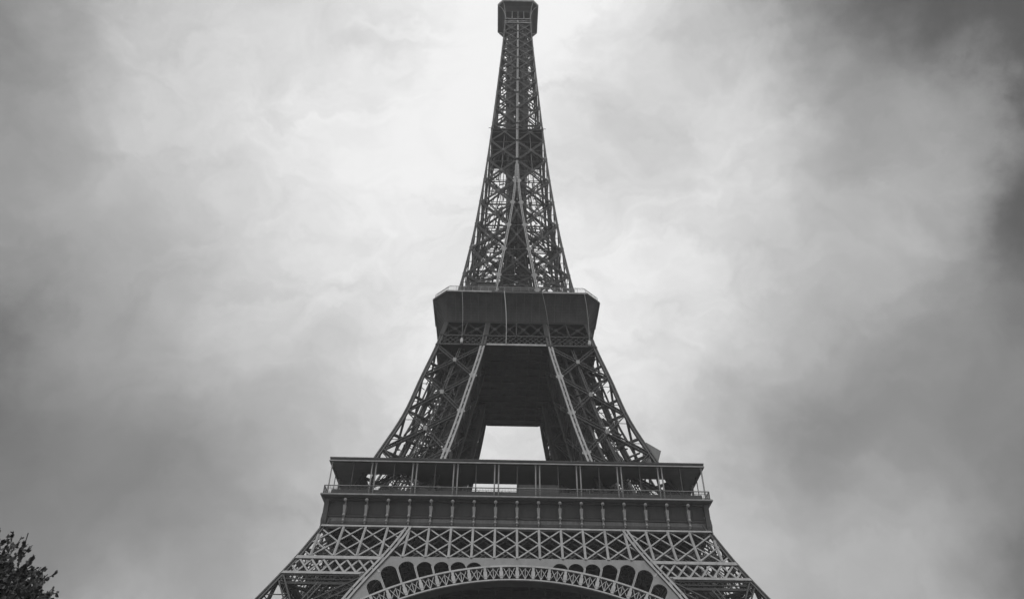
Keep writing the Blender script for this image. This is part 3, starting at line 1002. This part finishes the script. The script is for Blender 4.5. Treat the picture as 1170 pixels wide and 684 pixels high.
# ---- the pylon above the platform
PN = [110.4, 117.3, 122.7, 128.36, 138.94, 149.06, 159.07, 169.34, 179.87, 189.7, 199.18, 208.25, 217.29, 225.22, 232.67, 240.18, 246.72, 253.28, 259.11, 264.6, 269.6]
ps_ = lambda z: 0.85-0.0028*(z-120)
def ptop(z): return max(0.0, XI(z))
mb = MB()
GP = MB()
d = 0.25
def cl(z): return P(-W(z)+ps_(z)/2, z, -d)
def ci(z): return P(-(ptop(z)+ps_(z)/2) if z < 177.5 else 0.0, z, -d)
for z0, z1 in zip(PN[:-1], PN[1:]):
    wb = 0.6 if z0 < 180 else (0.46 if z0 < 225 else 0.4)
    c_ = 0.17 if z0 < 180 else 0.13
    for s in (-1, 1):
        def m(v): return Vector((v.x*s*-1 if s > 0 else v.x, v.y, v.z))
        a0, b0, a1, b1 = m(cl(z0)), m(ci(z0)), m(cl(z1)), m(ci(z1))
        mb.lat(a0, b1, wb, 0.3, FRONT, c_, 0.07)
        mb.lat(b0, a1, wb, 0.3, FRONT, c_, 0.07)
        mb.bar(a1+Vector((0, 0.4, 0)), b1+Vector((0, 0.4, 0)), 0.12, 0.2, FRONT)
        w0, w1 = (b0-a0).length, (b1-a1).length
        if w0+w1 > 0:
            x = a0.lerp(b1, w0/(w0+w1))
            g_ = 0.75 if z0 < 180 else 0.55
            mb.bar(x+Vector((0, -0.18, -g_/2)), x+Vector((0, -0.18, g_/2)), g_, 0.05, FRONT)
            if z0 < 200:
                mb.bar(m(cl(x.z))+Vector((0, 0.1, 0)), m(ci(x.z))+Vector((0, 0.1, 0)), 0.14, 0.12, FRONT)
                mb.bar((a0+b0)/2+Vector((0, 0.5, 0)), (a1+b1)/2+Vector((0, 0.5, 0)), 0.22, 0.2, FRONT)
        # gusset plates on the inner / centre columns
        p = m(ci(z1))+Vector((0, -0.3, 0))
        gw = 1.5 if z0 < 178 else 1.15
        GP.bar(p-Vector((0, 0, gw*0.45)), p+Vector((0, 0, gw*0.45)), gw*0.72, 0.05, FRONT)
        GP.bar(p-Vector((0, 0.03, gw*0.2)), p+Vector((0, -0.03, gw*0.2)), gw*1.05, 0.04, FRONT)
        p = m(cl(z1))+Vector((0, -0.27, 0))
        mb.bar(p-Vector((0, 0, gw*0.4)), p+Vector((0, 0, gw*0.4)), gw*0.5, 0.04, FRONT)
    if z1 < 176:                                              # X between the inner pair
        a0, b0, a1, b1 = ci(z0), Vector((-ci(z0).x, ci(z0).y, z0)), ci(z1), Vector((-ci(z1).x, ci(z1).y, z1))
        mb.lat(a0, b1, 0.4, 0.2, FRONT, 0.1, 0.06)
        mb.lat(b0, a1, 0.4, 0.2, FRONT, 0.1, 0.06)
        mb.bar(a1, b1, 0.16, 0.2, FRONT)
        w0, w1 = (b0-a0).length, (b1-a1).length
        x = a0.lerp(b1, w0/(w0+w1))
        mb.bar(x+Vector((0, -0.14, -0.4)), x+Vector((0, -0.14, 0.4)), 0.8, 0.05, FRONT)
# faces of the legs that look inwards, below the merge (one quarter of them; the copies make the rest)
Fp = faces_of_leg(ps_)
low = [z for z in PN if z < 166]
for nm in ('inner', 'back'):
    fa, fb, n = Fp[nm]
    brace_face(mb, fa, fb, n, low, 0.5, 0.13, 0.07, tb=0.3, mid=False, gus=0.7)
pyl = mb.build('pylon', IRON2, T, extra=(GP, IRON))
zl = zrange(108.7, 276.3, 3.0)
zc = [z for z in zl if z < 177]+[177.5]
column('A', zl, lambda z: ps_(z)*0.8, 'column', pyl, IRON2)
for k in 'BC':
    column(k, zc, lambda z: ps_(z)*0.85, 'column', pyl, IRON2)
    cover(k, zc, lambda z: ps_(z)*0.85, 'lit_flange', pyl, IRON)
column('D', [z for z in zl if z < 164], ps_, 'column', pyl, IRON2)
zc2 = [177.45]+[q for q in zl if q > 178.5 and q < 268]
mb = MB()
mb.loft([ring(-0.36+0.0009*(z-178), 0.36-0.0009*(z-178), -W(z), -W(z)+0.6, z) for z in zc2])
mb.build('column', IRON2, pyl)
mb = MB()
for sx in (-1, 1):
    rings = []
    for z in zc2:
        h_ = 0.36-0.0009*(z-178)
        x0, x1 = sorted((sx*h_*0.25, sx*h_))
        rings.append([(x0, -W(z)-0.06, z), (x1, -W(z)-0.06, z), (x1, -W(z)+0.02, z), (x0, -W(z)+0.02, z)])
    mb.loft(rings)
mb.build('lit_flange', IRON, pyl)  # front light on the centre column, painted as pale strips
around(pyl, T)

mb = MB()                                                     # lift shafts, stairs and diaphragms inside the pylon
hc = lambda z: 3.3-0.0085*(z-120)
for z0, z1 in zip(PN[1:-1], PN[2:]):
    for k in range(4):
        rot = Matrix.Rotation(k*PI/2, 3, 'Z')
        a0, b0 = rot @ Vector((-hc(z0), -hc(z0), z0)), rot @ Vector((hc(z0), -hc(z0), z0))
        a1, b1 = rot @ Vector((-hc(z1), -hc(z1), z1)), rot @ Vector((hc(z1), -hc(z1), z1))
        n = rot @ FRONT
        mb.bar(a0, a1, 0.5, 0.5, n)
        zm = (z0+z1)/2
        am, bm_ = (a0+a1)/2, (b0+b1)/2
        for (p, q, r_, s_) in ((a0, b0, am, bm_), (am, bm_, a1, b1)):
            mb.bar(p, s_, 0.24, 0.16, n)
            mb.bar(q, r_, 0.24, 0.16, n)
            mb.bar(r_, s_, 0.2, 0.2, n)
        o0, o1 = rot @ Vector((-W(z0)+0.5, -W(z0)+0.5, z0)), rot @ Vector((W(z0)-0.5, -W(z0)+0.5, z0))
        mb.bar(o0, rot @ Vector((-hc(z0), -hc(z0), z0)), 0.3, 0.3, (0, 0, 1))
        mb.bar((rot @ Vector((0, -W(z0)+0.4, z0))), rot @ Vector((0, -hc(z0), z0)), 0.25, 0.25, (0, 0, 1))
        mb.bar(rot @ Vector((-W(z0)+0.4, 0, z0)), rot @ Vector((0, -W(z0)+0.4, z0)), 0.24, 0.24, (0, 0, 1))
        for u in (-1.9, -0.55, 0.55, 1.9):
            f_ = hc(z0)/3.3
            mb.bar(rot @ Vector((u*f_, -1.15, z0)), rot @ Vector((u*f_, -1.1, z1)), 0.3, 0.25, n)
    mb.box(-1.5, 1.5, -1.5, 1.5, z0, z0+0.2)
    f_ = hc((z0+z1)/2)/3.3
    if z0 > 178: f_ = W((z0+z1)/2)*(0.36+0.34*min(1, (z0-178)/70))/2.9
    for sx in (-1, 1):                                        # sheet-clad lift enclosures
        mb.box(min(sx*0.75*f_, sx*2.9*f_), max(sx*0.75*f_, sx*2.9*f_), -1.6*f_, -1.5*f_, z0+0.3, z1-0.35)
        mb.box(min(sx*0.9*f_, sx*2.8*f_), max(sx*0.9*f_, sx*2.8*f_), 1.5*f_, 1.6*f_, z0+0.3, z1-0.35)
        mb.box(sx*2.9*f_-0.05, sx*2.9*f_+0.05, -1.45*f_, 1.45*f_, z0+0.3, z1-0.35)
z, k = 117.3, 0
while z < 262:                                                # stair flights winding up one side of the shafts
    x0 = hc(z)+0.2
    s = 1 if k % 2 else -1
    mb.bar((-s*2.0, 2.0, z), (s*2.0, 2.2, z+2.6), 0.9, 0.3, (0, 0, 1))
    mb.bar((-s*2.0, -2.4, z), (s*2.0, -2.4, z+2.6), 0.14, 0.5, (0, 1, 0))
    z += 2.6
    k += 1
rg = random.Random(8)
for i in range(950):                                          # pipes, ties and ladders about the shafts
    z = 118+140*(rg.random()**1.25)
    a_ = W(z)-0.9
    p = Vector((rg.uniform(-a_, a_), rg.uniform(-a_, a_), z))
    q = rg.random()
    if q < 0.45:
        d_ = Vector((-p.x*0.02, -p.y*0.02, 1.0))*rg.uniform(2, 6)
    elif q < 0.8:
        d_ = Vector((rg.uniform(-1, 1), rg.uniform(-1, 1), 0.5))*rg.uniform(0.8, 2.4)
    else:
        d_ = Vector((rg.uniform(-1, 1), rg.uniform(-1, 1), 0))*rg.uniform(1, 2.5)
    e = p+d_
    a_ = W(e.z)-0.6
    e.x, e.y = min(max(e.x, -a_), a_), min(max(e.y, -a_), a_)
    mb.bar(p, e, rg.uniform(0.1, 0.42), rg.uniform(0.08, 0.3), (0.3, 0.9, 0.2))
mb.build('lift_shaft', IRON2, T)
mb = MB()
hI = W(196)
mb.loft([sq(hI-0.7, 195.6), sq(hI+0.05, 195.7), sq(hI+0.15, 196.1), sq(hI-0.2, 196.2)])
for s in (-1, 1):
    for z in (196.6, 197.2):
        for k in range(4):
            c_, s_ = round(math.cos(k*PI/2)), round(math.sin(k*PI/2))
            mb.bar((-hI*c_+hI*s_, -hI*s_-hI*c_, z), (hI*c_+hI*s_, hI*s_-hI*c_, z), 0.06, 0.06, (0, 0, 1))
for x, y in ((-1, -1), (1, -1), (1, 1), (-1, 1)):
    mb.bar((x*hI, y*hI, 196.3), (x*(hI+0.9), y*hI, 196.3), 0.12, 0.12, (0, 0, 1))
mb.build('landing', SOFFIT, T)

# ---- the summit
mb = MB()
h3, c3 = 8.03, 2.13
mb.loft([octo(4.8, 0.2, 273.6), octo(5.2, 0.4, 274.6), octo(6.2, 1.0, 275.7), octo(7.4, 1.85, 276.25), octo(h3-0.05, c3, 276.36), octo(h3-0.05, c3, 276.9), octo(h3-1.5, 1.6, 277.0)], caps=True)
summit = mb.build('summit_platform', SOFFIT, T)
mb = MB()
mb.loft([octo(h3-0.4, c3, 276.3), octo(h3, c3, 276.28), octo(h3+0.06, c3+0.02, 276.5), octo(h3+0.06, c3+0.02, 277.3), octo(h3-0.2, c3, 277.35)], caps=False)
mb.build('rim', IRON, summit)
mb = MB()
for z, w in ((268.3, 0.3), (265.4, 0.35), (266.6, 0.2)):
    for k in range(4):
        c_, s_ = round(math.cos(k*PI/2)), round(math.sin(k*PI/2))
        q = W(z)+0.06
        mb.bar((-q*c_+q*s_, -q*s_-q*c_, z), (q*c_+q*s_, q*s_-q*c_, z), w, 0.16, (s_, -c_, 0))
for k in range(4):
    c_, s_ = round(math.cos(k*PI/2)), round(math.sin(k*PI/2))
    for u in (-2.3, 0, 2.3):
        y = -4.98
        mb.bar((u*c_-y*s_, u*s_+y*c_, 268.3), (u*c_-y*s_, u*s_+y*c_, 273.8), 0.22, 0.2, (s_, -c_, 0))
        y = -5.1
        mb.ball((u*c_-y*s_, u*s_+y*c_, 269.4), 0.3, 6, 4)
mb.build('ring_beam', IRON, summit)
def bracket(sx, sy, sw):
    mb = MB()
    pts = []
    for i in range(9):
        t = i/8*PI/2
        k = 1-math.cos(t)
        ex, ey = (h3-0.25, h3-c3) if sw else (h3-c3, h3-0.25)
        x, y = 4.95+(ex-4.95)*k, 4.95+(ey-4.95)*k
        pts.append((sx*x, sy*y, 269.0+7.1*math.sin(t)))
    mb.tube(pts, 0.17, 6)
    mb.build('bracket', IRON, summit)
for sx in (-1, 1):
    for sy in (-1, 1):
        bracket(sx, sy, 0); bracket(sx, sy, 1)
mb = MB()
mb.loft([octo(6.6, 1.8, 277.0), octo(6.6, 1.8, 280.0), octo(7.0, 1.9, 280.1), octo(7.0, 1.9, 280.5), octo(4.6, 1.2, 280.7), octo(4.4, 1.2, 284.5), octo(4.8, 1.3, 284.7), octo(4.8, 1.3, 285.1), octo(2.6, 0.8, 289), octo(1.5, 0.5, 293)])
mb.build('cabin', WALL, summit)
mb = MB()
mb.tube([(0, 0, 292), (0, 0, 300), (0, 0, 310), (0, 0, 324)], [1.3, 1.0, 0.6, 0.2], 8)
mb.build('mast', IRON, summit)

# ------------------------------------------------------------------ things that stand on or hang from the tower
def pavilion(name, label, x0, x1, y0, y1, z1, mat, over=0.3, slant=0.0, rot=0.0):
    e = tag(empty(name, (0, 0, 0)), label, 'pavilion', 'pavilions on the gallery deck')
    e.location = ((x0+x1)/2, (y0+y1)/2, 57.5)
    w, dd, hh = (x1-x0)/2, (y1-y0)/2, z1-57.5
    mb = MB()
    mb.hexa([(-w, -dd, 0.02), (w, -dd, 0.02), (w, dd, 0.02), (-w, dd, 0.02), (-w, -dd-slant, hh-0.4), (w, -dd-slant, hh-0.4), (w, dd, hh-0.4), (-w, dd, hh-0.4)])
    mb.build('wall', mat, e)
    mb = MB()
    mb.box(-w-over, w+over, -dd-slant-over, dd+over, hh-0.38, hh)
    mb.build('roof', IRON, e)
    mb = MB()
    k = max(2, int(2*w/1.6))
    for i in range(k+1):
        u = -w+2*w*i/k
        mb.bar((u, -dd-0.04, 0.05), (u, -dd-slant-0.04, hh-0.42), 0.12, 0.1, FRONT)
    for f_ in (0.33, 0.66):
        mb.bar((-w, -dd-slant*f_-0.04, hh*f_), (w, -dd-slant*f_-0.04, hh*f_), 0.1, 0.08, FRONT)
    mb.build('mullion', IRON2, e)
    return e
pavilion('pavilion', 'low dark glazed pavilion on the gallery deck left of the bright gap under the canopy', -20.0, -12.4, -22.7, -17.0, 66.3, DARKGLASS)
pavilion('pavilion', 'grey glazed pavilion with pale roof edge, right of the bright gap on the gallery', 0.6, 8.6, -22.5, -17.5, 66.45, DARKGLASS, slant=0.0)

sh = tag(empty('shelter', (0, 0, 0)), 'pale slanted sheet roof with a sharp corner jutting past the right leg', 'shelter')
sh.location = (27.5, -21.0, 64.7)
mb = MB()
tri = [(-0.6, 10.2), (2.3, 8.3), (1.3, 5.4), (-1.6, 4.2)]
mb.loft([[(x, -3.0, z) for x, z in tri], [(x+0.3, 3.0, z+0.6) for x, z in tri]])
mb.build('sheet', GREYSHEET, sh)
mb = MB()
mb.tube([(-0.6, -2, 0.0), (-0.6, -2, 5.2)], 0.15)
mb.tube([(-0.6, 2, 0.0), (-0.6, 2, 5.6)], 0.15)
mb.build('post', IRON2, sh)

def cable(label, u0, u1, r, y0=-20.85, z0=117.2, y1=-19.35, z1=102.5, sag=0.9, end=False):
    pts = []
    for i in range(25):
        t = i/24
        e = math.sin(PI*min(1, t*1.02))*sag
        pts.append((u0+(u1-u0)*t+0.25*math.sin(PI*t), y0+(y1-y0)*t-e*0.35, z0+(z1-z0)*t))
    mb = MB()
    o0 = Vector(pts[0])
    mb.tube([Vector(p)-o0 for p in pts], r, 6)
    if end:
        q = Vector(pts[-1])-o0
        mb.loft([[(q.x+a*x, q.y-0.1+a*y, q.z+z) for x, y in ((-1, -1), (1, -1), (1, 1), (-1, 1))] for a, z in ((0.12, 1.3), (0.3, 0.9), (0.35, 0.1), (0.2, -0.2))])
    o = mb.build('cable', ROPE, None)
    o.location = o0
    tag(o, label, 'cable', 'cables hanging down the second gallery')
cable('thick pale cable hanging down the middle of the dark upper gallery', -3.1, -2.45, 0.11)
cable('thin dull cable with a weighted end hanging over the left bay of the upper gallery', -13.5, -12.9, 0.045, end=True)
cable('thin dull cable hanging down the upper gallery just right of the central bay', 6.2, 8.0, 0.025)
cable('thin cable hanging near the cut-off right corner of the upper gallery', 16.6, 17.2, 0.045, end=True)

# ------------------------------------------------------------------ the tree at the edge of the view
def tree(px, py, dist, rad, seed):
    rng = random.Random(seed)
    c = EYE + ray(px, py)*dist
    base = Vector((c.x, c.y, 0))
    t = tag(empty('tree', base), 'leafy tree with small dark leaves and bare twig tips, far left of the tower', 'tree')
    cc = Vector((0, 0, c.z))
    tr = MB()
    tr.tube([(0, 0, -0.2), (0.05, 0, 0.4), (0.02, 0.05, c.z*0.35), (0, 0, c.z*0.7), (0.1, 0.1, c.z)], [0.36, 0.27, 0.22, 0.17, 0.1], 10)
    limbs, lf = MB(), MB()
    def leaf(p, d, L):
        d = d.normalized()
        a = d.orthogonal().normalized()
        a.rotate(Matrix.Rotation(rng.uniform(0, 2*PI), 3, d))
        n = d.cross(a)
        w = L*0.36
        b = len(lf.v)
        fold = n*(w*0.35)
        lf.v += [tuple(v) for v in (p, p+d*L*0.35+a*w+fold, p+d*L*0.75+a*w*0.75+fold, p+d*L, p+d*L*0.75-a*w*0.75+fold, p+d*L*0.35-a*w+fold, p+d*L*0.55)]
        lf.f += [(b, b+1, b+2, b+6), (b+2, b+3, b+6), (b, b+6, b+4, b+5), (b+6, b+3, b+4)]
    tips = []
    for i in range(46):
        th, ph = rng.uniform(0, 2*PI), math.acos(rng.uniform(-0.55, 1))
        v = Vector((math.sin(ph)*math.cos(th), math.sin(ph)*math.sin(th), math.cos(ph)))
        end = cc + Vector((v.x*rad*0.9, v.y*rad*0.9, v.z*rad*0.85))*rng.uniform(0.8, 0.95)
        st = Vector((0, 0, c.z*rng.uniform(0.4, 0.9)))
        md = st.lerp(end, 0.5)+Vector((rng.uniform(-.3, .3), rng.uniform(-.3, .3), rng.uniform(0, .4)))
        limbs.tube([st, st.lerp(md, 0.5), md, md.lerp(end, .5)+Vector((0, 0, .1)), end], [0.075, 0.055, 0.04, 0.025, 0.01], 5)
        tips += [(md, end), (md.lerp(end, .4), end), (st.lerp(md, .7), md)]
    n = 0
    for i in range(12000):
        th, ph = rng.uniform(0, 2*PI), math.acos(rng.uniform(-0.7, 1))
        v = Vector((math.sin(ph)*math.cos(th), math.sin(ph)*math.sin(th), math.cos(ph)))
        lump = 1.0+0.035*math.sin(5*th+1.3)*math.sin(4*ph)+0.03*math.sin(11*th+3*ph)
        r = rad*lump*(rng.uniform(0.3, 1.0)**0.36)
        p = cc+v*r
        if p.z < c.z*0.3: continue
        d = (v+Vector((rng.uniform(-.8, .8), rng.uniform(-.8, .8), rng.uniform(-.3, .9)))).normalized()
        L = rng.uniform(0.1, 0.3)
        q = p+d*L
        limbs.bar(p, q, 0.012, 0.012, (0.3, 0.2, 1))
        bare = 0.55 if rng.random() < 0.12 else 1.0
        for k in range(int(rng.uniform(7, 14))):
            f = rng.uniform(0.0, 1.0)*bare
            dd = d+Vector((rng.uniform(-1, 1), rng.uniform(-1, 1), rng.uniform(-1, 1)))*0.95
            leaf(p.lerp(q, f), dd, rng.uniform(0.05, 0.085))
    tr.build('trunk', BARK, t, smooth=True)
    limbs.build('branch', BARK, t)
    lf.build('crown', LEAF, t)
tree(-188, 838, 16.0, 3.0, 5)
